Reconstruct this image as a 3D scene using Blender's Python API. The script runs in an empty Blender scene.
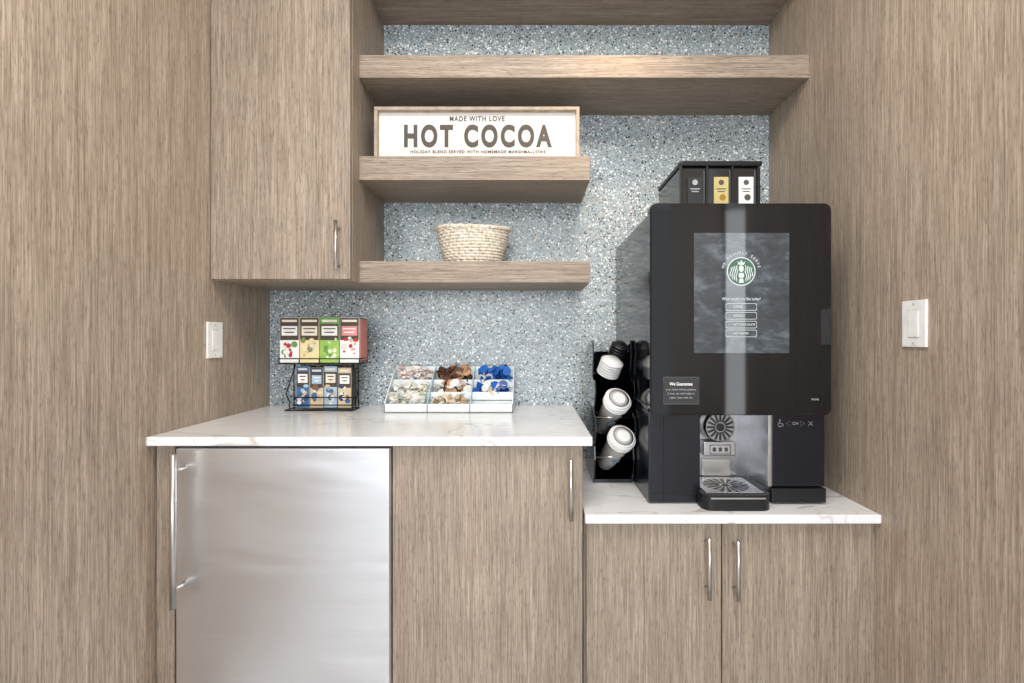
import bpy, bmesh, math, random
from mathutils import Vector, Matrix
random.seed(7)
scn = bpy.context.scene
try:
    scn.view_settings.view_transform = 'Standard'
    scn.view_settings.look = 'None'
except Exception: pass

# ------------------------------------------------------------------ survey constants (metres)
F = 500.0; CX = 531.0; CY = 338.0; EYE = 1.18
YB = 1.98           # back wall
YF = 1.342          # counter front edge
XL, XR = -1.034, 0.942
def sx(p, y): return (p - CX) / F * y
def sz(p, y): return EYE - (p - CY) / F * y

def lin(c):
    return tuple(((v/255.0)/12.92 if v/255.0 <= 0.04045 else ((v/255.0+0.055)/1.055)**2.4) for v in c) + (1.0,)

# ------------------------------------------------------------------ materials
class NT:
    def __init__(s, name):
        s.m = bpy.data.materials.new(name); s.m.use_nodes = True
        s.t = s.m.node_tree; s.b = s.t.nodes['Principled BSDF']
        s.tc = s.n('ShaderNodeTexCoord')
    def n(s, typ, **kw):
        nd = s.t.nodes.new(typ)
        for k, v in kw.items(): setattr(nd, k, v)
        return nd
    def l(s, a, b): s.t.links.new(a, b)
    def mapping(s, scale, rot=(0,0,0)):
        mp = s.n('ShaderNodeMapping'); mp.inputs['Scale'].default_value = scale; mp.inputs['Rotation'].default_value = rot
        s.l(s.tc.outputs['Object'], mp.inputs['Vector']); return mp.outputs[0]
    def noise(s, vec, scale=1, detail=4, rough=0.6, dist=0):
        nd = s.n('ShaderNodeTexNoise'); nd.inputs['Scale'].default_value = scale
        nd.inputs['Detail'].default_value = detail; nd.inputs['Roughness'].default_value = rough
        nd.inputs['Distortion'].default_value = dist
        s.l(vec, nd.inputs['Vector']); return nd
    def ramp(s, fac, stops, interp='LINEAR'):
        r = s.n('ShaderNodeValToRGB'); r.color_ramp.interpolation = interp
        e = r.color_ramp.elements
        while len(e) < len(stops): e.new(0.5)
        for i, (p, c) in enumerate(stops):
            e[i].position = p; e[i].color = c if len(c) == 4 else lin(c)
        s.l(fac, r.inputs[0]); return r.outputs[0]
    def mix(s, fac, a, b, mode='MIX'):
        m = s.n('ShaderNodeMix', data_type='RGBA', blend_type=mode)
        if isinstance(fac, (int, float)): m.inputs[0].default_value = fac
        else: s.l(fac, m.inputs[0])
        for v, i in ((a, 6), (b, 7)):
            if isinstance(v, tuple): m.inputs[i].default_value = v if len(v) == 4 else lin(v)
            else: s.l(v, m.inputs[i])
        return m.outputs[2]
    def math(s, op, a, b=0.0):
        m = s.n('ShaderNodeMath', operation=op)
        for v, i in ((a, 0), (b, 1)):
            if isinstance(v, (int, float)): m.inputs[i].default_value = v
            else: s.l(v, m.inputs[i])
        return m.outputs[0]
    def bump(s, h, strength=0.1, dist=0.002):
        b = s.n('ShaderNodeBump'); b.inputs['Strength'].default_value = strength; b.inputs['Distance'].default_value = dist
        s.l(h, b.inputs['Height']); s.l(b.outputs[0], s.b.inputs['Normal'])
    def set(s, **kw):
        for k, v in kw.items():
            k = {'rough':'Roughness','metal':'Metallic','spec':'Specular IOR Level','color':'Base Color','coat':'Coat Weight','alpha':'Alpha',
                 'trans':'Transmission Weight','emis':'Emission Strength','ecol':'Emission Color','aniso':'Anisotropic'}[k]
            if isinstance(v, (int, float)) or isinstance(v, tuple):
                s.b.inputs[k].default_value = v
            else: s.l(v, s.b.inputs[k])

def plain(name, rgb, rough=0.5, metal=0.0, spec=0.5, var=0.04, **kw):
    """procedural: colour modulated by subtle noise"""
    t = NT(name); c = lin(rgb)
    n = t.noise(t.mapping((1,1,1)), 35, 3)
    d = tuple(max(0, v*(1-var*2)) for v in c[:3]) + (1,)
    u = tuple(min(1, v*(1+var*2)) for v in c[:3]) + (1,)
    t.set(color=t.ramp(n.outputs[0], [(0.3, d), (0.7, u)]), rough=rough, metal=metal, spec=spec, **kw)
    return t.m

def wood(name, axis='z', tone=1.0):
    t = NT(name)
    def sc(a, b):  # across, along
        return (a, a, b) if axis == 'z' else (b, a, a)
    fine = t.noise(t.mapping(sc(340, 7)), 1, 2, 0.6)
    med = t.noise(t.mapping(sc(130, 2.4)), 1, 4, 0.75, 0.0)
    broad = t.noise(t.mapping(sc(9, 0.35)), 1, 3, 0.6, 0.0)
    dash = t.noise(t.mapping(sc(330, 34)), 1, 2, 0.6)
    def k(c): return tuple(min(255, v*tone) for v in c)
    c1 = t.ramp(med.outputs[0], [(0.30, k((130,115,101))), (0.5, k((157,142,127))), (0.70, k((182,168,152)))])
    c2 = t.ramp(fine.outputs[0], [(0.30, k((104,90,78))), (0.5, k((159,144,129))), (0.70, k((206,192,176)))])
    c = t.mix(0.5, c1, c2)
    br = t.ramp(broad.outputs[0], [(0.3, (0.88,0.87,0.86,1)), (0.7, (1.09,1.08,1.07,1))])
    c = t.mix(1.0, c, br, 'MULTIPLY')
    dm = t.ramp(dash.outputs[0], [(0.54, (0,0,0,1)), (0.66, (1,1,1,1))])
    c = t.mix(t.math('MULTIPLY', dm, 0.5), c, k((96,82,71)))
    t.set(color=c, rough=0.5, spec=0.4)
    t.bump(fine.outputs[0], 0.25, 0.001)
    return t.m

def terrazzo():
    t = NT('terrazzo_quartz')
    v = t.mapping((1,1,1))
    nz = t.noise(v, 60, 2)
    vv = t.n('ShaderNodeVectorMath', operation='MULTIPLY_ADD')
    t.l(nz.outputs['Color'], vv.inputs[0]); vv.inputs[1].default_value = (0.006,)*3; t.l(v, vv.inputs[2])
    def vor(scale):
        n = t.n('ShaderNodeTexVoronoi'); n.inputs['Scale'].default_value = scale
        t.l(vv.outputs[0], n.inputs['Vector'])
        s = t.n('ShaderNodeSeparateColor'); t.l(n.outputs['Color'], s.inputs[0])
        return n.outputs['Distance'], s.outputs[0], s.outputs[1]
    d, r, g = vor(230)
    base = t.ramp(r, [(0.0, (98,112,122)), (0.16, (134,147,155)), (0.40, (160,173,179)), (0.68, (184,193,196)), (0.88, (238,241,241))], 'CONSTANT')
    base = t.mix(0.42, base, (162,175,182))
    def layer(base, scale, thr, size, ramp):
        d, r, g = vor(scale)
        m = t.math('MULTIPLY', t.math('GREATER_THAN', r, thr), t.math('LESS_THAN', d, size))
        return t.mix(m, base, t.ramp(g, ramp, 'CONSTANT'))
    c = layer(base, 115, 0.72, 0.44, [(0, (240,243,243)), (0.4, (208,208,202)), (0.7, (126,142,153)), (0.85, (184,172,156))])
    c = layer(c, 92, 0.86, 0.36, [(0, (56,58,62)), (0.5, (92,90,88)), (0.75, (124,100,78))])
    c = layer(c, 130, 0.86, 0.40, [(0, (26,28,32)), (0.55, (74,78,84)), (0.8, (124,98,76))])
    c = layer(c, 60, 0.91, 0.30, [(0, (244,245,243)), (0.4, (44,45,48)), (0.75, (212,219,222))])
    t.set(color=c, rough=0.2, spec=0.5)
    return t.m

def marble():
    t = NT('quartz_marble')
    n = t.noise(t.mapping((1.3,2.4,2.0), (0,0,0.6)), 1.5, 3, 0.5, 1.0)
    a = t.math('ABSOLUTE', t.math('SUBTRACT', n.outputs[0], 0.52))
    vein = t.ramp(a, [(0.0, (1,1,1,1)), (0.010, (0,0,0,1))])
    n2 = t.noise(t.mapping((2.0,3.0,2.0), (0,0,-0.5)), 1.7, 3, 0.5, 0.8)
    a2 = t.math('ABSOLUTE', t.math('SUBTRACT', n2.outputs[0], 0.46))
    vein2 = t.ramp(a2, [(0.0, (1,1,1,1)), (0.006, (0,0,0,1))])
    f = t.math('MULTIPLY', t.math('MAXIMUM', vein, t.math('MULTIPLY', vein2, 0.6)), 0.6)
    soft = t.ramp(t.noise(t.mapping((3,3,3)), 2, 4).outputs[0], [(0.3, (233,234,236)), (0.7, (245,246,248))])
    t.set(color=t.mix(f, soft, (158,144,128)), rough=0.16, spec=0.5)
    return t.m

def steel(name, rgb=(200,200,202), rough=0.3, axis='x', wave=0.22):
    t = NT(name)
    sc = {'x': (3, 3, 400), 'z': (400, 400, 3)}[axis]
    n = t.noise(t.mapping(sc), 1, 3)
    c = lin(rgb)
    t.set(color=t.ramp(n.outputs[0], [(0.3, tuple(v*0.96 for v in c[:3])+(1,)), (0.7, tuple(min(1,v*1.03) for v in c[:3])+(1,))]), metal=1.0,
          rough=rough)
    wv = t.noise(t.mapping((1.3,1,5.0), (0,0.3,0)), 1, 2, 0.4, 0.5)
    t.bump(wv.outputs[0], wave, 0.03)
    return t.m

M = {}
M['woodwall'] = wood('laminate_wood_panel', 'z', 1.07)
M['woodcab'] = wood('laminate_wood_cabinet', 'z', 0.97)
M['woodx'] = wood('laminate_wood_horizontal', 'x', 0.97)
M['terr'] = terrazzo()
M['marble'] = marble()
M['steel'] = steel('brushed_stainless', (226,227,231), 0.34, 'x', 0.42)
M['steelz'] = steel('brushed_steel_handle', (205,203,200), 0.28, 'z')
M['gap'] = plain('dark_gap', (30,26,23), 0.9)
M['black'] = plain('gloss_black', (7,9,14), 0.06, spec=0.6)
M['blackm'] = plain('satin_black', (22,23,26), 0.4, spec=0.4)
M['navy'] = plain('dark_panel', (18,21,31), 0.22, spec=0.5)
M['wire'] = plain('black_wire', (18,18,18), 0.35)
M['white'] = plain('white_plastic', (242,242,240), 0.35)
M['whitep'] = plain('white_paper', (240,240,238), 0.6)
M['trimline'] = plain('plate_line_grey', (196,194,190), 0.5)  # light grey for the rocker outline and screws
M['signw'] = plain('sign_board', (226,222,216), 0.7, var=0.015)
M['signf'] = plain('sign_frame_wood', (172,156,138), 0.6, var=0.12)
M['ink'] = plain('grey_ink', (86,78,72), 0.7)
M['floor'] = plain('floor_light_tile', (200,201,202), 0.4, var=0.05)
M['ceil'] = plain('ceiling_paint', (238,238,235), 0.8)

# ------------------------------------------------------------------ geometry helpers
def link(ob, parent=None):
    scn.collection.objects.link(ob)
    if parent is not None:
        ob.parent = parent
        ob.matrix_parent_inverse = parent.matrix_world.inverted()
    return ob
def empty(name, loc):
    e = bpy.data.objects.new(name, None); e.empty_display_size = 0.05
    e.location = loc; scn.collection.objects.link(e)
    e.matrix_world = Matrix.Translation(loc)
    return e
def obj_from_bm(name, bm, mats, parent=None, smooth=False):
    me = bpy.data.meshes.new(name); bm.normal_update(); bm.to_mesh(me); bm.free()
    for m in (mats if isinstance(mats, (list, tuple)) else [mats]): me.materials.append(m)
    if smooth:
        for p in me.polygons: p.use_smooth = True
    return link(bpy.data.objects.new(name, me), parent)
def bm_box(bm, x0, x1, y0, y1, z0, z1, bevel=0.0, mi=0, mat4=None, seg=2):
    r = bmesh.ops.create_cube(bm, size=1.0)
    vs = r['verts']
    for v in vs:
        v.co = Vector(((x0+x1)/2 + v.co.x*(x1-x0), (y0+y1)/2 + v.co.y*(y1-y0), (z0+z1)/2 + v.co.z*(z1-z0)))
    fs = set(f for v in vs for f in v.link_faces)
    if bevel > 0:
        es = list(set(e for v in vs for e in v.link_edges))
        rb = bmesh.ops.bevel(bm, geom=es, offset=bevel, segments=seg, affect='EDGES', profile=0.6)
        fs = set(rb['faces']) | set(f for f in fs if f.is_valid)
        vs = list(set(v for f in fs for v in f.verts))
    for f in fs: f.material_index = mi
    if mat4 is not None:
        for v in vs: v.co = mat4 @ v.co
    return vs
def box(name, x0, x1, y0, y1, z0, z1, mat, bevel=0.0, parent=None, mat4=None, seg=2):
    bm = bmesh.new(); bm_box(bm, x0, x1, y0, y1, z0, z1, bevel, 0, mat4, seg)
    return obj_from_bm(name, bm, mat, parent)
def bm_prism(bm, pts, axis, a0, a1, mi=0):
    """extrude 2D polygon; axis 'y': pts=(x,z); axis 'x': pts=(y,z); 'z': (x,y)"""
    def P(p, a):
        return {'y': (p[0], a, p[1]), 'x': (a, p[0], p[1]), 'z': (p[0], p[1], a)}[axis]
    A = [bm.verts.new(P(p, a0)) for p in pts]; B = [bm.verts.new(P(p, a1)) for p in pts]
    fs = [bm.faces.new(A), bm.faces.new(B[::-1])]
    n = len(pts)
    for i in range(n): fs.append(bm.faces.new((A[i], B[i], B[(i+1) % n], A[(i+1) % n])))
    for f in fs: f.material_index = mi
    bmesh.ops.recalc_face_normals(bm, faces=fs)
    return A + B
def rrect(x0, x1, z0, z1, r, n=8):
    pts = []
    for cx, cz, a in ((x1-r, z1-r, 0), (x0+r, z1-r, 90), (x0+r, z0+r, 180), (x1-r, z0+r, 270)):
        for i in range(n+1):
            t = math.radians(a + 90*i/n); pts.append((cx + r*math.cos(t), cz + r*math.sin(t)))
    return pts
def plate(name, x0, x1, z0, z1, r, y0, y1, mat, parent=None, bevel=0.0):
    bm = bmesh.new(); bm_prism(bm, rrect(x0, x1, z0, z1, r), 'y', y0, y1)
    if bevel:
        es = [e for e in bm.edges if abs(e.verts[0].co.y - y0) < 1e-6 and abs(e.verts[1].co.y - y0) < 1e-6]
        bmesh.ops.bevel(bm, geom=es, offset=bevel, segments=3, affect='EDGES')
    return obj_from_bm(name, bm, mat, parent)
def frame_of(d):
    d = Vector(d).normalized()
    u = d.cross(Vector((0,0,1)));
    if u.length < 1e-4: u = Vector((1,0,0))
    u.normalize(); w = d.cross(u).normalized(); return u, w
def bm_tube(bm, pts, r, seg=8, mi=0, closed=False):
    pts = [Vector(p) for p in pts]; rings = []; n = len(pts)
    for i, p in enumerate(pts):
        a = pts[(i-1) % n] if (closed or i > 0) else p; b = pts[(i+1) % n] if (closed or i < n-1) else p
        d = (b - a).normalized()
        u, w = frame_of(d)
        rings.append([bm.verts.new(p + (u*math.cos(2*math.pi*k/seg) + w*math.sin(2*math.pi*k/seg))*r) for k in range(seg)])
    fs = []
    for i in range(n if closed else n-1):
        A, B = rings[i], rings[(i+1) % n]
        for k in range(seg):
            f = bm.faces.new((A[k], A[(k+1) % seg], B[(k+1) % seg], B[k])); f.smooth = True; f.material_index = mi; fs.append(f)
    if not closed:
        for R in (rings[0][::-1], rings[-1]):
            f = bm.faces.new(R); f.material_index = mi; fs.append(f)
    bmesh.ops.recalc_face_normals(bm, faces=fs)
def tube(name, pts, r, mat, parent=None, seg=10):
    bm = bmesh.new(); bm_tube(bm, pts, r, seg); return obj_from_bm(name, bm, mat, parent)
def bm_lathe(bm, prof, origin, axis=(0,0,1), seg=32, mi=0, sxy=(1,1)):
    """profile list of (r, h)"""
    o = Vector(origin); d = Vector(axis).normalized()
    if abs(d.z) > 0.999: u, w = Vector((1,0,0)), Vector((0,1,0))
    else: u, w = frame_of(d)
    rings = []
    for r, h in prof:
        r = max(r, 1e-5)
        rings.append([bm.verts.new(o + d*h + u*(r*sxy[0]*math.cos(2*math.pi*k/seg)) + w*(r*sxy[1]*math.sin(2*math.pi*k/seg))) for k in range(seg)])
    fs = []
    for A, B in zip(rings, rings[1:]):
        for k in range(seg):
            f = bm.faces.new((A[k], A[(k+1) % seg], B[(k+1) % seg], B[k])); f.smooth = True; f.material_index = mi; fs.append(f)
    for R in (rings[0][::-1], rings[-1]):
        f = bm.faces.new(R); f.material_index = mi; fs.append(f)
    bmesh.ops.recalc_face_normals(bm, faces=fs)
def disc(name, x, y, z, r, mat, parent, t=0.0008, seg=32):
    bm = bmesh.new(); bm_lathe(bm, [(r, 0), (r, t)], (x, y, z), (0,-1,0), seg); return obj_from_bm(name, bm, mat, parent)
def text(name, body, x, y, z, size, mat, parent=None, bold=0.0, xs=1.0, width=None, ext=0.0004, align='CENTER', rotz=0.0, spacing=1.0, height=None):
    cu = bpy.data.curves.new(name, 'FONT'); cu.body = body; cu.size = 1.0; cu.align_x = align; cu.align_y = 'CENTER'
    cu.extrude = ext/size; cu.offset = bold/size; cu.space_character = spacing
    ob = bpy.data.objects.new(name + '_c', cu); scn.collection.objects.link(ob)
    bpy.context.view_layer.update()
    me = bpy.data.meshes.new_from_object(ob.evaluated_get(bpy.context.evaluated_depsgraph_get()))
    bpy.data.objects.remove(ob)
    me.transform(Matrix.Scale(size, 4))
    ys = 1.0
    if width:
        xs_ = [v.co.x for v in me.vertices]; w = max(xs_) - min(xs_); xs = width / w
    if height:
        y_ = [v.co.y for v in me.vertices]; ys = height / (max(y_) - min(y_)); cyy = (max(y_) + min(y_))/2
        for v in me.vertices: v.co.y -= cyy
    R = Matrix.Rotation(math.radians(90), 4, 'X')
    T = Matrix.Translation((x, y, z)) @ Matrix.Rotation(rotz, 4, 'Y') @ R @ Matrix.Diagonal((xs, ys, 1, 1))
    me.transform(T); me.materials.clear(); me.materials.append(mat); me.name = name
    return link(bpy.data.objects.new(name, me), parent)

# ------------------------------------------------------------------ room shell
box('floor', -4, 4, -3.5, 2.1, -0.05, 0, M['floor'])
box('ceiling', -4, 4, -3.5, 2.1, 2.75, 2.8, M['ceil'])
box('wall_back', XL-0.1, XR+0.1, YB, YB+0.1, 0, 2.75, M['terr'])
box('wall_left', XL-0.1, XL, 0.10, YB, 0, 2.75, M['woodwall'])
box('wall_right', XR, XR+0.02, 0.60, YB, 0, 2.75, M['woodwall'])
box('unseen_wall_right', XR, XR+0.02, -0.6, 0.33, 0, 2.75, M['woodwall'])  # unseen wall, set past a gap shaped to reflect a stripe in the machine

# ------------------------------------------------------------------ handles
def bar_handle(name, x, ydoor, stand, z0, z1, r, mat, parent, inset=0.02):
    y = ydoor - stand
    bm = bmesh.new()
    bm_tube(bm, [(x, y, z0), (x, y, z1)], r, 12)
    for z in (z0+inset, z1-inset): bm_tube(bm, [(x, y, z), (x, ydoor+0.001, z)], r*0.8, 10)
    return obj_from_bm(name, bm, mat, parent)

YD = 1.367
# ------------------------------------------------------------------ base cabinet (tall side)
c = empty('base_cabinet', (-0.1, 1.7, 0.1))
xa, xb = sx(392.3,YD), 0.145
box('carcass', xa, xb-0.002, YD+0.021, YB-0.0005, 0.10, 0.889, M['woodcab'], 0, c)
box('door', xa+0.001, xb-0.004, YD, YD+0.02, 0.11, 0.884, M['woodcab'], 0.0012, c)
box('toe_kick', xa, xb-0.002, YD+0.08, YB-0.0005, 0.0, 0.10, M['gap'], 0, c)
bar_handle('handle', sx(571, 1.335), YD, 0.032, sz(521,1.335), sz(460,1.335), 0.0055, M['steelz'], c)
box('trim_1', XL+0.006, sx(173, YD), YD+0.006, YD+0.03, 0.0, 0.889, M['woodcab'], 0.001)

# fridge
fr = empty('mini_fridge', (-0.66, 1.6, 0.05))
fx0, fx1 = sx(175.5, 1.345), -0.3805
box('body', fx0+0.005, fx1-0.01, 1.40, 1.93, 0.03, 0.875, M['blackm'], 0.004, fr)
box('door', fx0, fx1, 1.345, 1.395, 0.06, sz(448.5,1.345), M['steel'], 0.005, fr, seg=3)
box('gasket', fx0+0.01, fx1-0.01, 1.394, 1.402, 0.07, 0.87, M['gap'], 0, fr)
bar_handle('handle', -0.931, 1.345, 0.045, sz(609,1.3), sz(455,1.3), 0.0078, M['steelz'], fr, 0.045)
for i, (xx, yy) in enumerate(((fx0+0.05, 1.45), (fx1-0.05, 1.45), (fx0+0.05, 1.88), (fx1-0.05, 1.88))):
    bm = bmesh.new(); bm_lathe(bm, [(0.015, 0), (0.015, 0.03)], (xx, yy, 0.0005)); obj_from_bm('foot_%d' % (i+1), bm, M['blackm'], fr)

# tall countertop
box('countertop', XL+0.0005, sx(592.5, YF), YF, YB-0.0005, 0.8895, 0.914, M['marble'], 0.003)

# low cabinet
c2 = empty('double_door_base_cabinet', (0.54, 1.7, 0.1))
ZL = 0.705
box('carcass', 0.1455, XR-0.0005, YD+0.021, YB-0.0005, 0.10, ZL-0.0245, M['woodcab'], 0, c2)
d0, d1, d2, d3 = sx(586.5,YD), sx(721,YD), sx(722.4,YD), sx(858,YD)
zt = ZL-0.027
box('door_1', d0, d1, YD, YD+0.02, 0.11, zt, M['woodcab'], 0.0012, c2)
box('door_2', d2, d3, YD, YD+0.02, 0.11, zt, M['woodcab'], 0.0012, c2)
box('filler_strip', d3+0.0015, XR-0.0008, YD+0.004, YD+0.022, 0.0, ZL-0.0245, M['woodcab'], 0, c2)
box('toe_kick', 0.1455, XR-0.0008, YD+0.08, YB-0.0005, 0, 0.10, M['gap'], 0, c2)
bar_handle('handle_1', sx(709.5,1.335), YD, 0.032, sz(600,1.335), sz(538,1.335), 0.0055, M['steelz'], c2)
bar_handle('handle_2', sx(738.5,1.335), YD, 0.032, sz(601,1.335), sz(541,1.335), 0.0055, M['steelz'], c2)
box('coffee_bar_countertop', 0.1457, XR-0.0005, YF, YB-0.0005, ZL-0.024, ZL, M['marble'], 0.003)

# ------------------------------------------------------------------ wall cabinet
XC = -0.582; YC = 1.611
wc = empty('wall_cabinet', ((XL+XC)/2, 1.8, 1.367))
box('carcass', XL+0.0005, XC, YC+0.022, YB-0.0005, 1.367, 2.745, M['woodcab'], 0.0006, wc)
box('door', XL+0.003, XC-0.001, YC, YC+0.02, 1.370, 2.60, M['woodcab'], 0.0012, wc)
bar_handle('handle', sx(335.5,1.579), YC, 0.032, sz(270,1.579), sz(220,1.579), 0.0055, M['steelz'], wc)

# ------------------------------------------------------------------ shelves
YS = 1.692
def shelf(ytop, ybot, x1):
    z1, z0 = sz(ytop, YS), sz(ybot, YS)
    box('wall_shelf', XC+0.0005, x1, YS, YB-0.0005, z0, z1, M['woodx'], 0.0012)
    return z1
XS = sx(590, YS)
ZS3 = shelf(261, 282.5, XS)
ZS2 = shelf(156, 180, XS)
ZS1 = shelf(55, 77.5, XR-0.0005)
shelf(-52, -28, XR-0.0005)

# ------------------------------------------------------------------ switch plates
def wallplate(name, xw, side, y0, y1, z0, z1):
    e = empty(name, (xw, (y0+y1)/2, (z0+z1)/2))
    t = 0.006*side
    a, b = sorted((xw, xw+t))
    box('plate', a, b, y0, y1, z0, z1, M['white'], 0.0018, e)
    ym = (y0+y1)/2; zm = (z0+z1)/2
    a, b = sorted((xw+t*0.98, xw+t*1.04))
    box('rocker_recess', a, b, ym-0.0178, ym+0.0178, zm-0.0343, zm+0.0343, M['trimline'], 0, e)
    a, b = sorted((xw+t*1.0, xw+t*1.3))
    box('rocker', a, b, ym-0.0165, ym+0.0165, zm-0.033, zm+0.033, M['white'], 0.001, e)
    for s in (-1, 1):
        bm = bmesh.new(); bm_lathe(bm, [(0.003,0),(0.003,0.0008)], (xw+t, ym, zm+s*0.048), (side,0,0), 12)
        obj_from_bm('screw_%d' % (1 if s < 0 else 2), bm, M['trimline'], e)
wallplate('light_switch', XL, 1, 1.591, 1.668, 1.115, 1.232)
wallplate('light_switch', XR, -1, 1.186, 1.262, 1.158, 1.272)

# ------------------------------------------------------------------ HOT COCOA sign
YG = 1.725
sg = empty('hot_cocoa_sign', (-0.19, YG, ZS2))
gx0, gx1 = sx(374, YG), sx(579.5, YG); gz0, gz1 = ZS2+0.0005, sz(106.5, YG)
tf = 0.011
box('board', gx0+0.004, gx1-0.004, YG+0.022, YG+0.028, gz0+0.004, gz1-0.004, M['signw'], 0, sg)
bm = bmesh.new()
bm_box(bm, gx0, gx0+tf, YG, YG+0.03, gz0, gz1, 0.001)
bm_box(bm, gx1-tf, gx1, YG, YG+0.03, gz0, gz1, 0.001)
bm_box(bm, gx0+tf, gx1-tf, YG, YG+0.03, gz1-tf, gz1, 0.001)
bm_box(bm, gx0+tf, gx1-tf, YG, YG+0.03, gz0, gz0+tf, 0.001)
obj_from_bm('frame', bm, M['signf'], sg)
yt = YG+0.0212
text('lettering', 'HOT COCOA', sx(477, yt), yt, sz(136, yt), 0.10, M['ink'], sg, bold=0.0045, width=sx(551,yt)-sx(403,yt), height=sz(124.5,yt)-sz(147.5,yt), spacing=1.3)
text('lettering_top', 'MADE WITH LOVE', sx(477, yt), yt, sz(119, yt), 0.024, M['ink'], sg, bold=0.0006, width=sx(505,yt)-sx(450,yt), spacing=1.2)
text('lettering_bottom', 'HOLIDAY BLEND SERVED WITH HOMEMADE MARSHMALLOWS', sx(478, yt), yt-0.001, sz(151.8, yt), 0.014, M['ink'], sg, bold=0.0002, width=sx(546,yt)-sx(411,yt), height=0.0105, spacing=1.2)

# ------------------------------------------------------------------ basket
def basket():
    t = NT('woven_seagrass')
    n = t.noise(t.mapping((120,120,60)), 1, 3)
    t.set(color=t.ramp(n.outputs[0], [(0.3, (176,160,138)), (0.5, (218,208,192)), (0.7, (240,235,226))]), rough=0.8, spec=0.2)
    t.bump(n.outputs[0], 0.5, 0.002)
    YK = 1.80; cx = sx(473, YK)
    bm = bmesh.new(); seg = 144
    zt_ = sz(231, YK); z0 = ZS3 + 0.006; rows = 13
    for i in range(rows):
        f = i/(rows-1)
        a = 0.094 + 0.032*f**0.7; b = 0.068 + 0.024*f**0.7
        z = z0 + (zt_-z0)*f; r0 = (zt_-z0)/(rows-1)*0.60
        if i == rows-1: r0 *= 1.4; a += 0.002
        ring = []
        for k in range(seg):
            th = 2*math.pi*k/seg
            tw = 24*th + (i % 2)*math.pi
            row = []
            zz = z + 0.0035*math.sin(2*th + i*0.6)*f
            for q in range(8):
                p = 2*math.pi*q/8
                rr = r0*(1+0.16*math.sin(tw + p))       # twisted-rope look
                ro = rr*math.cos(p)
                row.append(bm.verts.new((cx + (a+ro)*math.cos(th), YK + (b+ro)*math.sin(th), zz + rr*math.sin(p))))
            ring.append(row)
        for k in range(seg):
            A, B = ring[k], ring[(k+1) % seg]
            for q in range(8):
                fc = bm.faces.new((A[q], B[q], B[(q+1) % 8], A[(q+1) % 8])); fc.smooth = True
    bm_lathe(bm, [(0.094, -0.004), (0.094, 0.001)], (cx, YK, z0), seg=48, sxy=(1, 0.71))
    bmesh.ops.recalc_face_normals(bm, faces=bm.faces)
    obj_from_bm('woven_basket', bm, t.m)
basket()

# ------------------------------------------------------------------ coffee machine
cm = empty('coffee_machine', (0.59, 1.7, ZL))
YM = 1.40; mx0, mx1 = sx(650,YM), sx(832,YM); mz1 = sz(203,YM); mz0 = sz(415.5,YM)
bx0, bx1 = 0.336, 0.840; YBD = 1.43
rx0, rx1 = 0.484, 0.684
plate('front_door', mx0, mx1, mz0, mz1, 0.020, YM, YM+0.029, M['black'], cm, 0.004)
plate('door_back_rim', mx0+0.002, mx1-0.002, mz0+0.002, mz1-0.002, 0.019, YM+0.029, YM+0.036, M['navy'], cm)
t = NT('gloss_side'); n = t.noise(t.mapping((3,3,3)), 3, 3)
t.set(color=t.ramp(n.outputs[0], [(0.3, (16,18,22)), (0.7, (24,27,32))]), rough=0.10, spec=0.4); M['side'] = t.m
bm = bmesh.new()
zt = mz1-0.006
bm_prism(bm, [(bx0, mz0+0.005), (bx1, mz0+0.005), (bx1, zt-0.02), (bx1-0.02, zt), (bx0+0.02, zt), (bx0, zt-0.02)], 'y', YM+0.036, 1.965)
obj_from_bm('upper_body', bm, M['side'], cm)
box('side_trim', bx0-0.003, bx0+0.004, YM+0.037, 1.96, mz0+0.02, mz0+0.026, M['blackm'], 0, cm)
box('left_column', bx0, rx0, YBD, 1.965, ZL+0.006, mz0+0.006, M['navy'], 0.004, cm)
box('right_column', rx1+0.004, bx1, YBD, 1.965, ZL+0.05, mz0+0.006, M['navy'], 0.004, cm)
box('right_column_base', rx1+0.002, bx1+0.001, YBD-0.006, 1.965, ZL+0.006, ZL+0.046, M['blackm'], 0.003, cm)
box('left_column_seam', sx(652,YBD), rx0-0.006, YBD-0.0006, YBD+0.001, ZL+0.03, ZL+0.0325, M['gap'], 0, cm)
box('left_column_seam_vertical', sx(663,YBD), sx(664,YBD), YBD-0.0006, YBD+0.001, ZL+0.01, mz0-0.002, M['gap'], 0, cm)
box('base_plinth', bx0+0.01, bx1-0.01, YBD+0.02, 1.95, ZL+0.0005, ZL+0.012, M['blackm'], 0, cm)
YR = 1.56
M['steelr'] = steel('recess_steel', (176,176,179), 0.26, 'z')
M['steeld'] = steel('spout_steel', (150,150,153), 0.3, 'z')
box('recess_back', rx0, rx1, YR, YR+0.02, ZL+0.01, mz0+0.006, M['steelr'], 0, cm)
box('recess_side', rx1-0.002, rx1+0.004, YBD+0.012, YR, ZL+0.01, mz0+0.004, M['steelr'], 0, cm)
box('recess_side_post', rx1-0.004, rx1+0.005, YBD+0.001, YBD+0.014, ZL+0.05, mz0+0.004, M['steelz'], 0.001, cm)
box('recess_ceiling', rx0, rx1, YBD, YR, mz0-0.004, mz0+0.006, M['blackm'], 0, cm)
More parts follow.
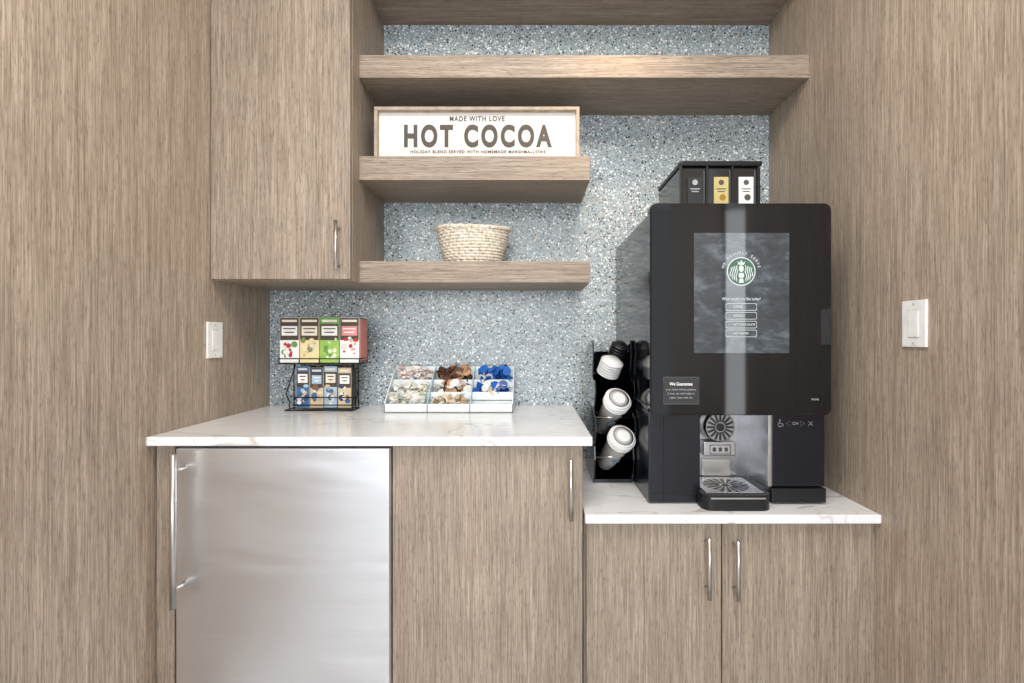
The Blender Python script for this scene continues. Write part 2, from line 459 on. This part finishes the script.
# spout with radial ribs
sxx, szz = sx(721,1.50), sz(427.5,1.50)
bm = bmesh.new(); bm_lathe(bm, [(0.045,0),(0.045,0.05),(0.042,0.053)], (sxx, YR, szz), (0,-1,0), 36)
obj_from_bm('spout_housing', bm, M['steeld'], cm)
bm = bmesh.new(); bm_lathe(bm, [(0.012,0),(0.012,0.004)], (sxx, YR-0.053, szz), (0,-1,0), 24)
for k in range(16):
    a = 2*math.pi*k/16
    R = Matrix.Translation((sxx, YR-0.0545, szz)) @ Matrix.Rotation(a, 4, 'Y')
    bm_box(bm, 0.016, 0.040, -0.0015, 0.0015, -0.0028, 0.0028, 0, 0, R)
obj_from_bm('spout_grille', bm, M['wire'], cm)
lx = sx(720,1.52)
box('nozzle_block', lx-0.048, lx+0.048, 1.52, YR, sz(456,1.52), sz(442,1.52), M['steelr'], 0.003, cm)
bm = bmesh.new()
bm_tube(bm, [(p[0], 1.5195, p[1]) for p in rrect(lx-0.03, lx+0.032, sz(454,1.52), sz(445,1.52), 0.003, 4)], 0.0012, 6, closed=True)
for i in range(3): bm_box(bm, lx-0.022+i*0.018, lx-0.012+i*0.018, 1.5188, 1.5205, sz(451.5,1.52), sz(447.5,1.52))
obj_from_bm('nozzle_icons', bm, M['ink'], cm)
box('cup_guide', lx-0.04, lx+0.045, YR-0.004, YR+0.001, sz(478,YR), sz(460,YR), M['steelz'], 0.001, cm)
# drip tray
tx0, tx1 = 0.474, 0.664
pts = [(tx0, 1.40)]
for i in range(7):
    a = math.pi + math.pi/2*i/6; pts.append((tx0+0.03+0.03*math.cos(a), 1.40+0.03*math.sin(a)))
for i in range(7):
    a = 1.5*math.pi + math.pi/2*i/6; pts.append((tx1-0.03+0.03*math.cos(a), 1.40+0.03*math.sin(a)))
pts += [(tx1, 1.425), (rx1-0.003, 1.43), (rx1-0.003, 1.559), (rx0+0.001, 1.559), (rx0+0.001, 1.43), (tx0, 1.425)]
bm = bmesh.new(); bm_prism(bm, pts, 'z', ZL+0.0008, 0.748)
obj_from_bm('drip_tray', bm, M['blackm'], cm)
box('drip_tray_plate', tx0+0.014, tx1-0.014, 1.392, 1.545, 0.7475, 0.750, M['steelr'], 0.001, cm)
box('drip_tray_lip', tx0+0.02, tx1-0.02, 1.3693, 1.372, 0.738, 0.742, M['steelz'], 0.0005, cm)
bm = bmesh.new(); cxx, cyy = (tx0+tx1)/2, 1.463
bm_lathe(bm, [(0.010,0),(0.010,0.001)], (cxx, cyy, 0.7502), seg=24)
for k in range(18):
    a = 2*math.pi*k/18
    R = Matrix.Translation((cxx, cyy, 0.7506)) @ Matrix.Rotation(a, 4, 'Z')
    v = [bm.verts.new(R @ Vector(p)) for p in ((0.018,-0.0015,0),(0.064,-0.006,0),(0.064,0.006,0),(0.018,0.0015,0))]
    bm.faces.new(v)
obj_from_bm('drip_tray_grille', bm, M['wire'], cm)

# screen
def screen_mat():
    t = NT('display_screen')
    a = t.noise(t.mapping((6,6,9)), 1, 6, 0.65, 1.2)
    b = t.noise(t.mapping((20,20,50)), 1, 5, 0.7, 0.5)
    c = t.mix(0.4, a.outputs[0], b.outputs[0])
    col = t.ramp(c, [(0.36, (36,44,50)), (0.5, (66,75,83)), (0.66, (130,140,148))])
    t.set(color=(0.01,0.012,0.014,1), rough=0.04, spec=0.9, ecol=col, emis=0.85)
    return t.m
M['screen'] = screen_mat()
def emis(name, rgb, s=0.9):
    t = NT(name); n = t.noise(t.mapping((1,1,1)), 30, 2)
    c = lin(rgb)
    t.set(color=(0.05,0.05,0.05,1), rough=0.3, ecol=t.ramp(n.outputs[0], [(0.2, tuple(v*0.94 for v in c[:3])+(1,)), (0.8, c)]), emis=s); return t.m
M['ew'] = emis('display_white', (240,244,244), 1.0); M['eg'] = emis('display_green', (10,104,68)); M['eg2'] = emis('display_grey', (150,156,160))
S0 = YM-0.0012
box('display_screen', sx(694,YM), sx(789,YM), S0, YM+0.001, sz(353,YM), sz(233,YM), M['screen'], 0, cm)
lx, lz = sx(741,YM), sz(271.5,YM)
disc('logo_ring', lx, S0-0.0001, lz, 0.0400, M['ew'], cm, 0.0003, 48)
disc('logo_disc', lx, S0-0.0005, lz, 0.0372, M['eg'], cm, 0.0003, 48)
bm = bmesh.new(); yl = S0-0.0010
def fl(pts):
    bm.faces.new([bm.verts.new((lx+p[0]*0.0355, yl, lz+p[1]*0.0355)) for p in pts])
fl([(-0.22,0.52),(-0.30,0.80),(-0.12,0.68),(0,0.92),(0.12,0.68),(0.30,0.80),(0.22,0.52)])
fl([(0.20*math.cos(a), 0.22+0.27*math.sin(a)) for a in [i*math.pi/8 for i in range(16)]])
for s in (-1, 1):
    for j in range(4):          # hair waves / tails
        o = 0.28+0.165*j
        L = []; Rr = []
        for i in range(11):
            z = 0.48-i*0.14-0.06*j; w = o + 0.05*math.sin(i*1.3+j) + 0.01*i
            if w*w + z*z > 0.90: continue
            L.append((s*w, z)); Rr.append((s*(w+0.070), z))
        if len(L) > 1: fl(L + Rr[::-1])
fl([(-0.17,-0.12),(0.17,-0.12),(0.23,-0.35),(0.16,-0.5),(-0.16,-0.5),(-0.23,-0.35)])
fl([(-0.14,-0.56),(0.14,-0.56),(0.20,-0.9),(-0.20,-0.9)])
obj_from_bm('logo_figure', bm, M['ew'], cm)
arc = 'WE PROUDLY SERVE'
for i, ch in enumerate(arc):
    if ch == ' ': continue
    a = math.radians(165 - 150*i/(len(arc)-1))
    text('arc_letter_%d' % i, ch, lx+0.0515*math.cos(a), S0-0.0006, lz+0.0515*math.sin(a), 0.0105, M['ew'], cm, ext=0.0002, rotz=-(a-math.pi/2))
text('screen_prompt', 'What would you like today?', lx, S0-0.0006, sz(299,YM), 0.0115, M['ew'], cm, ext=0.0002, width=0.108)
for i, (nm, py) in enumerate((('COFFEE', 307), ('ESPRESSO', 315.8), ('HOT CHOCOLATE', 324.6), ('HOT WATER', 333.4))):
    z = sz(py, YM); hw, hh = 0.043, 0.0095
    bm = bmesh.new()
    P = rrect(lx-hw, lx+hw, z-hh, z+hh, 0.004, 4)
    bm_tube(bm, [(p[0], S0-0.0006, p[1]) for p in P], 0.0007, 6, closed=True)
    obj_from_bm('menu_button_%d' % (i+1), bm, M['ew'], cm)
    text('menu_label_%d' % (i+1), nm, lx-0.022, S0-0.0006, z, 0.0085, M['ew'], cm, ext=0.0002, align='LEFT', xs=0.85)
    disc('menu_icon_%d' % (i+1), lx-0.033, S0-0.0003, z, 0.0045, M['eg2'], cm, 0.0003, 16)
# placard
M['plac'] = plain('placard_grey', (38,38,40), 0.4)
px0, px1, pz0, pz1 = sx(662.5,YM), sx(699,YM), sz(404.5,YM), sz(376.5,YM)
plate('placard', px0, px1, pz0, pz1, 0.003, YM-0.0025, YM, M['plac'], cm)
M['lg'] = plain('print_light_grey', (170,172,174), 0.5)
M['dg'] = plain('print_mid_grey', (110,112,114), 0.5)
bm = bmesh.new(); bm_tube(bm, [(p[0], YM-0.0027, p[1]) for p in rrect(px0+0.002, px1-0.002, pz0+0.002, pz1-0.002, 0.003, 4)], 0.0004, 6, closed=True)
obj_from_bm('placard_border', bm, M['dg'], cm)
pc = (px0+px1)/2
text('placard_title', 'We Guarantee', pc, YM-0.0028, sz(384,YM), 0.0125, M['whitep'], cm, ext=0.0002, bold=0.0002, width=0.064)
for i, s in enumerate(('your drink will be perfect.', 'If not, we will make it', 'right. Just ask us.')):
    text('placard_line_%d' % (i+1), s, pc, YM-0.0028, sz(389.5+4*i,YM), 0.0075, M['lg'], cm, ext=0.0002, width=0.085-0.01*i)
text('door_mark', 'PRIME', sx(815,YM), YM-0.0005, sz(399.5,YM), 0.008, M['lg'], cm, ext=0.0002)
# access icons
zi = sz(423.5, YBD)
yi = YBD-0.0008
bm = bmesh.new()
def tri(cx, s):
    bm_tube(bm, [(cx-s*0.006, yi, zi), (cx+s*0.006, yi, zi+0.007), (cx+s*0.006, yi, zi-0.007)], 0.0007, 6, closed=True)
tri(sx(788,YBD), 1); tri(sx(802.5,YBD), -1)
cx_ = sx(810.5,YBD)
bm_tube(bm, [(cx_-0.006, yi, zi-0.006), (cx_+0.006, yi, zi+0.006)], 0.0008, 6)
bm_tube(bm, [(cx_-0.006, yi, zi+0.006), (cx_+0.006, yi, zi-0.006)], 0.0008, 6)
wx = sx(780,YBD)
bm_tube(bm, [(wx+0.006*math.cos(a)+0.0, yi, zi-0.003+0.006*math.sin(a)) for a in [math.pi*0.6+i*math.pi*1.2/8 for i in range(9)]], 0.001, 6)
bm_tube(bm, [(wx-0.001, yi, zi+0.006), (wx, yi, zi), (wx+0.006, yi, zi), (wx+0.009, yi, zi-0.007)], 0.001, 6)
bm_lathe(bm, [(0.002,0),(0.002,0.001)], (wx-0.001, yi, zi+0.010), (0,-1,0), 12)
obj_from_bm('access_icons', bm, M['lg'], cm)
text('access_label', 'CH', sx(795.3,YBD), yi, zi, 0.012, M['lg'], cm, ext=0.0002)

# hopper box on top
hp = empty('bean_hopper', (0.56, 1.68, mz1))
YH = 1.555; hz0 = zt+0.0005; hz1 = sz(160.5, YH)
hx0, hx1 = sx(681,YH), sx(762,YH)
M['tint'] = plain('smoked_plastic', (24,25,27), 0.12, spec=0.7)
box('bin', hx0, hx1, YH+0.008, 1.83, hz0, hz1-0.018, M['tint'], 0.005, hp)
box('lid', hx0-0.002, hx1+0.002, YH, 1.835, hz1-0.016, hz1, M['blackm'], 0.005, hp)
for i, p in enumerate((681.5, 707.5, 733, 759)):
    x = sx(p, YH); box('divider_%d' % (i+1), x-0.003, x+0.003, YH+0.001, YH+0.012, hz0, hz1-0.016, M['blackm'], 0.001, hp)
M['gold'] = plain('label_gold', (196,180,122), 0.5); M['lblk'] = plain('label_black', (28,30,33), 0.5)
M['goldart'] = plain('label_gold_art', (160,120,40), 0.5)
for i, (a, b, m) in enumerate(((688,703,M['lblk']), (714.5,729,M['gold']), (739.5,754,M['whitep']))):
    x0, x1 = sx(a,YH), sx(b,YH); xm = (x0+x1)/2
    box('label_%d' % (i+1), x0, x1, YH+0.004, YH+0.0085, hz0, sz(176.5,YH), m, 0, hp)
    disc('label_seal_%d' % (i+1), xm, YH+0.0039, sz(182,YH), 0.0085, M['lg'] if i == 0 else M['ink'], hp, 0.0005)
    for j in range(2):
        w = 0.015-0.004*j
        box('label_print_%d_%d' % (i+1, j+1), xm-w, xm+w, YH+0.0034, YH+0.0041, sz(189+2.6*j,YH), sz(188+2.6*j,YH), M['lg'] if i == 0 else M['ink'], 0, hp)
    if i: disc('label_art_%d' % (i+1), xm+0.004, YH+0.0038, sz(197,YH), 0.010, M['goldart'] if i == 1 else M['ink'], hp, 0.0005)
    box('label_edge_%d' % (i+1), x1+0.004, x1+0.0055, YH+0.004, YH+0.0082, hz0, sz(170,YH), M['dg'], 0, hp)
tube('side_latch', [(hx0-0.004, 1.60, hz0+0.05), (hx0-0.02, 1.66, hz0+0.05), (hx0-0.02, 1.76, hz0+0.05), (hx0-0.003, 1.81, hz0+0.05)], 0.006, M['wire'], hp)

# ------------------------------------------------------------------ cup dispenser
cd = empty('cup_dispenser', (0.26, 1.72, ZL))
XA, XBp = 0.203, 0.331
prof = [(1.64, ZL+0.001), (1.86, ZL+0.001), (1.86, 1.13), (1.72, 1.172), (1.655, 1.172), (1.64, 1.13), (1.66, 1.06), (1.635, 1.04), (1.60, 1.045), (1.585, 1.005), (1.625, 0.945), (1.61, 0.925), (1.585, 0.93), (1.57, 0.89), (1.61, 0.83), (1.60, 0.79), (1.61, 0.74)]
for i, (x0, x1) in enumerate(((XA, XA+0.004), (XBp-0.004, XBp))):
    bm = bmesh.new(); bm_prism(bm, prof, 'x', x0, x1)
    obj_from_bm('side_panel_%d' % (i+1), bm, M['black'], cd)
box('back_panel', XA+0.004, XBp-0.004, 1.852, 1.86, ZL+0.001, 1.13, M['black'], 0, cd)
box('base_panel', XA+0.004, XBp-0.004, 1.64, 1.852, ZL+0.001, ZL+0.012, M['black'], 0, cd)
M['cup'] = plain('paper_cup', (238,238,236), 0.5); M['cupin'] = plain('cup_lid_centre', (176,176,174), 0.5)
M['cuplogo'] = plain('cup_print', (120,140,150), 0.6)
M['lid'] = plain('cup_lid', (230,231,231), 0.25)
ax = Vector((-0.22, 0.72, -0.65)).normalized()
def cupstack(nm, o, r, L, axis=ax):
    axis = Vector(axis).normalized()
    bm = bmesh.new(); o = Vector(o); u, w = frame_of(axis)
    for h in (0.0, 0.010, 0.020):
        bm_tube(bm, [o + axis*h + (u*math.cos(q) + w*math.sin(q))*(r*(1-h*0.6)) for q in [k*2*math.pi/36 for k in range(36)]], 0.0022, 6, 0, True)
    bm_lathe(bm, [(r*0.985, 0.0), (r*0.95, 0.03), (r*0.90, 0.031), (r*0.68, L), (0.0, L)], o, axis, 36, 0)
    bm_lathe(bm, [(r*0.98, 0.001), (r*0.97, -0.004), (r*0.86, -0.009), (r*0.80, -0.009), (r*0.77, -0.003)], o, axis, 36, 2)
    bm_lathe(bm, [(r*0.80, -0.0095), (r*0.50, -0.0098)], o, axis, 36, 1)
    bm_lathe(bm, [(r*0.52, -0.0085), (r*0.48, -0.0115)], o, axis, 24, 2)
    n = (-w if w.y > 0 else w)
    c0 = o + axis*(L*0.55) + n*(r*0.80)
    bm_lathe(bm, [(r*0.30, 0.0), (r*0.30, 0.0016)], c0, n, 20, 3)
    obj_from_bm(nm, bm, [M['cup'], M['cupin'], M['lid'], M['cuplogo']], cd)
cupstack('cup_stack_1', (0.277, 1.590, 0.984), 0.0420, 0.165)
cupstack('cup_stack_2', (0.287, 1.570, 0.868), 0.0420, 0.165)
bm = bmesh.new(); a3 = Vector((-0.25, 0.45, -0.85)).normalized()
for i in range(6):
    o = Vector((0.268, 1.65, 1.103)) + a3*(0.009*i)
    bm_lathe(bm, [(0.0, -0.008), (0.026, -0.008), (0.031, -0.001), (0.038, 0.0), (0.038, 0.002), (0.0, 0.002)], o, a3, 30, 0)
obj_from_bm('lid_stack', bm, M['lid'], cd)
bm = bmesh.new()
for i in range(5):
    o = Vector((0.300, 1.68, 1.155)) + a3*(0.010*i)
    bm_lathe(bm, [(0.0, -0.008), (0.020, -0.008), (0.025, -0.001), (0.030, 0.0), (0.030, 0.002), (0.0, 0.002)], o, a3, 30, 0)
obj_from_bm('dark_lid_stack', bm, M['blackm'], cd)
for i, (yy, z) in enumerate(((1.76, 0.86), (1.73, 0.745), (1.78, 0.99))):
    Mx = Matrix.Translation((0, yy, z)) @ Matrix.Rotation(math.radians(-40), 4, 'X')
    box('sloped_tray_%d' % (i+1), XA+0.004, XBp-0.004, -0.08 if i == 1 else -0.11, 0.04 if i == 1 else 0.09, -0.002, 0.002, M['black'], 0, cd, Mx)
M['chrome'] = steel('cup_retainer', (220,220,222), 0.12, 'z', 0.0)
for i, (y, z) in enumerate(((1.605, 0.925), (1.598, 0.80))):
    tube('retainer_bar_%d' % (i+1), [(XA+0.004, y, z), (XBp-0.004, y, z)], 0.0025, M['chrome'], cd)

# ------------------------------------------------------------------ tea rack
ZC = 0.914
tr = empty('tea_box_rack', (-0.76, 1.88, ZC))
YT = 1.82; YTF = 1.80; YTB = 1.885
wx0, wx1 = sx(279.5,YTF), sx(359.5,YTF)
w = 0.0022
bm = bmesh.new()
z_mid, z_top = sz(363,YTF), sz(330,YT)
ix0, ix1 = sx(295,YT), sx(351,YT)
bm_tube(bm, [(ix0-0.035, YT-0.005, ZC+0.003), (ix1+0.01, YT-0.005, ZC+0.003), (ix1+0.01, YTB, ZC+0.003), (ix0-0.035, YTB, ZC+0.003)], w, 8, closed=True)
for x in (ix0-0.004, ix1+0.004):
    bm_tube(bm, [(x, YT, ZC+0.003), (x, YT, z_mid), (x, YTB, z_mid+0.02), (x, YTB, ZC+0.003)], w, 8)
    bm_tube(bm, [(x, YT, ZC+0.04), (x, YTB, ZC+0.05)], w, 8)
for z in (ZC+0.022, ZC+0.05):
    bm_tube(bm, [(ix0-0.004, YT-0.002, z), (ix1+0.004, YT-0.002, z)], w, 8)
bm_tube(bm, [(ix0-0.004, YTB, z_mid+0.02), (ix1+0.004, YTB, z_mid+0.02)], w, 8)
for z in (z_mid-0.003, z_mid+0.016):
    bm_tube(bm, [(wx0-0.004, YTF-0.003, z), (wx1+0.004, YTF-0.003, z), (wx1+0.004, YTB, z), (wx0-0.004, YTB, z)], w*0.8, 8, closed=True)
for k in range(5):
    x = wx0 + (wx1-wx0)*k/4
    bm_tube(bm, [(x, YTF-0.003, z_mid+0.016), (x, YTF-0.003, z_mid-0.003), (x, YTB, z_mid-0.003), (x, YTB, z_top)], w*0.7, 8)
bm_tube(bm, [(wx0, YTB, z_top), (wx1, YTB, z_top)], w, 8)
for x, s in ((ix0-0.035, -1), (ix1+0.01, 1)):
    e_ = ix0-0.004 if s < 0 else ix1+0.004
    P = [(x, YT+0.03, ZC+0.003), (x-0.004*s, YT+0.025, ZC+0.03), (x+0.008*s, YT+0.02, ZC+0.06), (x-0.002*s, YT+0.018, ZC+0.085), (e_, YT+0.015, z_mid-0.003)]
    bm_tube(bm, P, w, 8)
obj_from_bm('wire_frame', bm, M['wire'], tr)
bw = (wx1-wx0)/4
def C(n, rgb): return plain('tea_' + n, rgb, 0.45)
T = dict(dark=C('band_dark',(70,56,46)), cream=C('cream',(230,222,204)), red=C('red',(178,44,46)), olive=C('olive',(132,142,92)), amber=C('amber',(206,172,110)),
         yellow=C('yellow',(230,216,166)), lime=C('lime',(150,190,90)), green=C('green',(100,152,72)), pale=C('pale_green',(216,230,184)), rose=C('rose',(220,140,136)),
         wht=C('white',(238,237,234)), brown=C('brown',(120,88,66)), blue=C('blue',(64,104,150)), navy=C('navy',(40,64,108)), tan=C('tan',(204,186,156)), sky=C('sky',(164,190,210)))
TM = list(T.values()); TI = {k: i for i, k in enumerate(T.keys())}
def teabox(i, x0, x1, y0, y1, z0, z1, card, top, label, field, arts, pref):
    bm = bmesh.new(); h = z1-z0; I = TI
    bm_box(bm, x0, x1, y0, y1, z0, z1, 0.0015, I[card]); e = 0.0005
    bm_box(bm, x0+0.0015, x1-0.0015, y0-e, y0, z0+h*0.86, z1-0.0015, 0, I[top])
    bm_box(bm, x0+0.0015, x1-0.0015, y0-e, y0, z0+0.002, z0+h*0.50, 0, I[field])
    bm_box(bm, x0+0.008, x1-0.008, y0-2*e, y0-e, z0+h*0.90, z0+h*0.95, 0, I['cream'])
    bm_box(bm, x0+0.007, x1-0.007, y0-2*e, y0, z0+h*0.60, z0+h*0.81, 0, I[label])
    for k in range(2): bm_box(bm, x0+0.013+0.004*k, x1-0.013-0.004*k, y0-3*e, y0-2*e, z0+h*(0.74-0.08*k), z0+h*(0.765-0.08*k), 0, I['dark'] if label in ('wht','cream','yellow') else I['wht'])
    rnd = random.Random(i*13+len(pref))
    for k in range(14):
        cx, cz = x0+0.011+rnd.random()*(x1-x0-0.022), z0+h*(0.09+0.46*rnd.random()); r = 0.004+0.007*rnd.random()
        bm_lathe(bm, [(r,0),(r*0.8,0.0006)], (cx, y0-e*(1+k*0.12), cz), (0,-1,0), 12, I[arts[k % len(arts)]], (1, rnd.uniform(0.6,1.2)))
    obj_from_bm('%s_%d' % (pref, i), bm, TM, tr)
boxes = [('cream','dark','wht','wht',('red','cream','red','green','wht')), ('yellow','dark','cream','yellow',('amber','yellow','cream','olive')),
         ('lime','green','wht','lime',('pale','green','lime','pale')), ('wht','dark','rose','wht',('red','rose','wht','cream'))]
for i in range(4):
    teabox(i+1, wx0+i*bw+0.001, wx0+(i+1)*bw-0.001, YTF, YTB-0.005, z_mid+0.001, sz(317.5, YTF), *boxes[i], 'tea_box')
M['pink'] = plain('tea_box_end_pink', (206,130,118), 0.5)
box('tea_box_end', wx1+0.0005, wx1+0.0025, YTF+0.003, YTB-0.006, z_mid+0.008, sz(319, YTF), M['pink'], 0, tr)
low = [('sky','blue','wht','blue',('sky','tan','navy','wht')), ('tan','navy','sky','tan',('brown','blue','cream','tan')), ('blue','sky','cream','sky',('tan','wht','blue','amber')), ('tan','tan','wht','tan',('blue','cream','navy','brown'))]
lw = (ix1-ix0)/4
for i in range(4):
    zt2 = z_mid-0.012-0.006*(i % 2)
    teabox(i+1, ix0+i*lw+0.001, ix0+(i+1)*lw-0.001, YT+0.006, YTB-0.005, ZC+0.010, zt2, *low[i], 'tea_packet')

# ------------------------------------------------------------------ condiment organiser
co = empty('condiment_organizer', (-0.29, 1.85, ZC))
YO = 1.775; ox0, ox1 = sx(384,YO), sx(513,YO)
M['acry'] = plain('organizer_white', (228,238,240), 0.3)
M['acry2'] = plain('organizer_pale_blue', (186,208,220), 0.3)
bm = bmesh.new()
z1_, z2_, z3_, z4_ = ZC+0.032, ZC+0.068, ZC+0.109, ZC+0.156
Y1, Y2, Y3 = YO, 1.835, 1.89; Y4 = 1.945; tk = 0.003
bm_box(bm, ox0, ox1, Y1, Y1+tk, ZC+0.0008, z1_, 0.0006)
bm_box(bm, ox0, ox1, Y2, Y2+tk, ZC+0.004, z2_, 0.0006, 1)
bm_box(bm, ox0, ox1, Y3, Y3+tk, ZC+0.004, z3_, 0.0006, 1)
bm_box(bm, ox0, ox1, Y4, Y4+tk, ZC+0.004, z4_, 0.0006, 1)
bm_box(bm, ox0, ox1, Y1, Y4+tk, ZC+0.0008, ZC+0.004)
bm_box(bm, ox0, ox1, Y2, Y3, ZC+0.036, ZC+0.039); bm_box(bm, ox0, ox1, Y3, Y4, ZC+0.076, ZC+0.079)
side = [(Y1, ZC+0.001), (Y4, ZC+0.001), (Y4, z4_), (Y3, z3_+0.022), (Y2, z2_+0.016), (Y1, z1_)]
cells = 3
for k in range(cells+1):
    x = ox0 + (ox1-ox0-tk)*k/cells
    bm_prism(bm, side, 'x', x, x+tk, 1 if 0 < k < cells else 0)
obj_from_bm('tray', bm, [M['acry'], M['acry2']], co)
pal = {n: plain('packet_'+n, c_, 0.45) for n, c_ in dict(white=(236,236,234), green=(132,162,106), tan=(190,150,114), brown=(84,52,40), blue=(30,100,184), navy=(24,62,140), pink=(206,136,122), cream=(214,196,164)).items()}
def fill(nm, c0, ya, yb, zb, kind, names, n, rise=0.03):
    bm = bmesh.new()
    x0 = ox0 + (ox1-ox0)*c0/3.0 + 0.006; x1 = ox0 + (ox1-ox0)*(c0+1)/3.0 - 0.006
    for i in range(n):
        mi = random.randrange(len(names))
        x = x0+0.014 + random.random()*(x1-x0-0.028); y = ya+0.016 + random.random()*max(0.001, (yb-ya-0.030)); z = zb + 0.010 + rise*(i/n)
        if kind == 'pod':
            d = Vector((random.uniform(-.8,.8), random.uniform(-1,0.2), random.uniform(-.4,1)))
            bm_lathe(bm, [(0.010,0),(0.0145,0.016),(0.0175,0.0165),(0.0175,0.018)], (x, y, z), d, 18, mi)
        else:
            R = Matrix.Translation((x, y, z)) @ Matrix.Rotation(random.uniform(0,3.1), 4, 'Z') @ Matrix.Rotation(random.uniform(-1.2,1.2), 4, 'X') @ Matrix.Rotation(random.uniform(-0.5,0.5), 4, 'Y')
            bm_box(bm, -0.014, 0.014, -0.010, 0.010, -0.002, 0.002, 0.0015, mi, R)
    obj_from_bm(nm, bm, [pal[q] for q in names], co)
fill('packets_1', 0, Y1, Y2, ZC+0.008, 'pk', ['white','green','white','green','cream'], 80, 0.050)
fill('packets_2', 1, Y1, Y2, ZC+0.008, 'pk', ['cream','white','brown','tan'], 50, 0.036)
fill('packets_3', 2, Y1, Y2, ZC+0.002, 'pk', ['white'], 14, 0.012)
fill('packets_4', 0, Y2, Y3, ZC+0.042, 'pk', ['white','green','cream'], 60, 0.046)
fill('pods_1', 1, Y2, Y3, ZC+0.044, 'pod', ['tan','brown','white'], 36, 0.040)
fill('pods_2', 2, Y2, Y3, ZC+0.044, 'pod', ['blue','white','navy','cream'], 26, 0.034)
fill('packets_5', 0, Y3, Y4, ZC+0.082, 'pk', ['white','tan','pink','brown'], 70, 0.062)
fill('pods_3', 1, Y3, Y4, ZC+0.082, 'pod', ['brown','brown','tan'], 44, 0.054)
fill('pods_4', 2, Y3, Y4, ZC+0.082, 'pod', ['blue','blue','navy','blue','white'], 44, 0.054)

# ------------------------------------------------------------------ lights
w_ = bpy.data.worlds.new('world'); scn.world = w_; w_.use_nodes = True
bg = w_.node_tree.nodes['Background']; bg.inputs[0].default_value = (0.91, 0.955, 1.0, 1); bg.inputs[1].default_value = 1.0
def area(name, loc, target, sx_, sy_, power, col):
    l = bpy.data.lights.new(name, 'AREA'); l.shape = 'RECTANGLE'; l.size = sx_; l.size_y = sy_; l.energy = power; l.color = col
    o = bpy.data.objects.new(name, l); o.location = loc
    o.rotation_euler = (Vector(target) - Vector(loc)).to_track_quat('-Z', 'Y').to_euler(); scn.collection.objects.link(o)
area('ceiling_light', (0.0, 0.35, 2.7), (0.0, 0.6, 0), 1.0, 0.8, 34, (1.0, 0.94, 0.87))
area('window_daylight', (-0.4, -2.8, 1.6), (0, 1.9, 1.1), 2.6, 2.2, 80, (0.96, 0.98, 1.0))
area('side_window_daylight', (2.55, -3.1, 1.45), (0.6, 1.4, 1.3), 1.5, 2.5, 42, (0.95, 0.98, 1.0))  # added panel light beyond the side gap, reflects as the machine's bright stripe
sp = bpy.data.lights.new('ceiling_downlight', 'SPOT'); sp.energy = 34; sp.color = (1.0, 0.76, 0.50); sp.spot_size = math.radians(40); sp.spot_blend = 1.0; sp.shadow_soft_size = 0.08
so = bpy.data.objects.new('ceiling_downlight', sp); so.location = (0.30, 1.05, 2.68)
so.rotation_euler = (Vector((0.28, 1.98, 1.62)) - Vector(so.location)).to_track_quat('-Z', 'Y').to_euler(); scn.collection.objects.link(so)

# ------------------------------------------------------------------ camera
cam = bpy.data.cameras.new('camera'); co_ = bpy.data.objects.new('camera', cam); scn.collection.objects.link(co_)
co_.location = (0, 0, EYE); co_.rotation_euler = (math.radians(90), 0, 0)
cam.sensor_width = 36; cam.sensor_fit = 'HORIZONTAL'; cam.lens = 36*F/1024
cam.shift_x = (512-CX)/1024; cam.shift_y = (CY-341.5)/1024
cam.clip_start = 0.01
scn.camera = co_
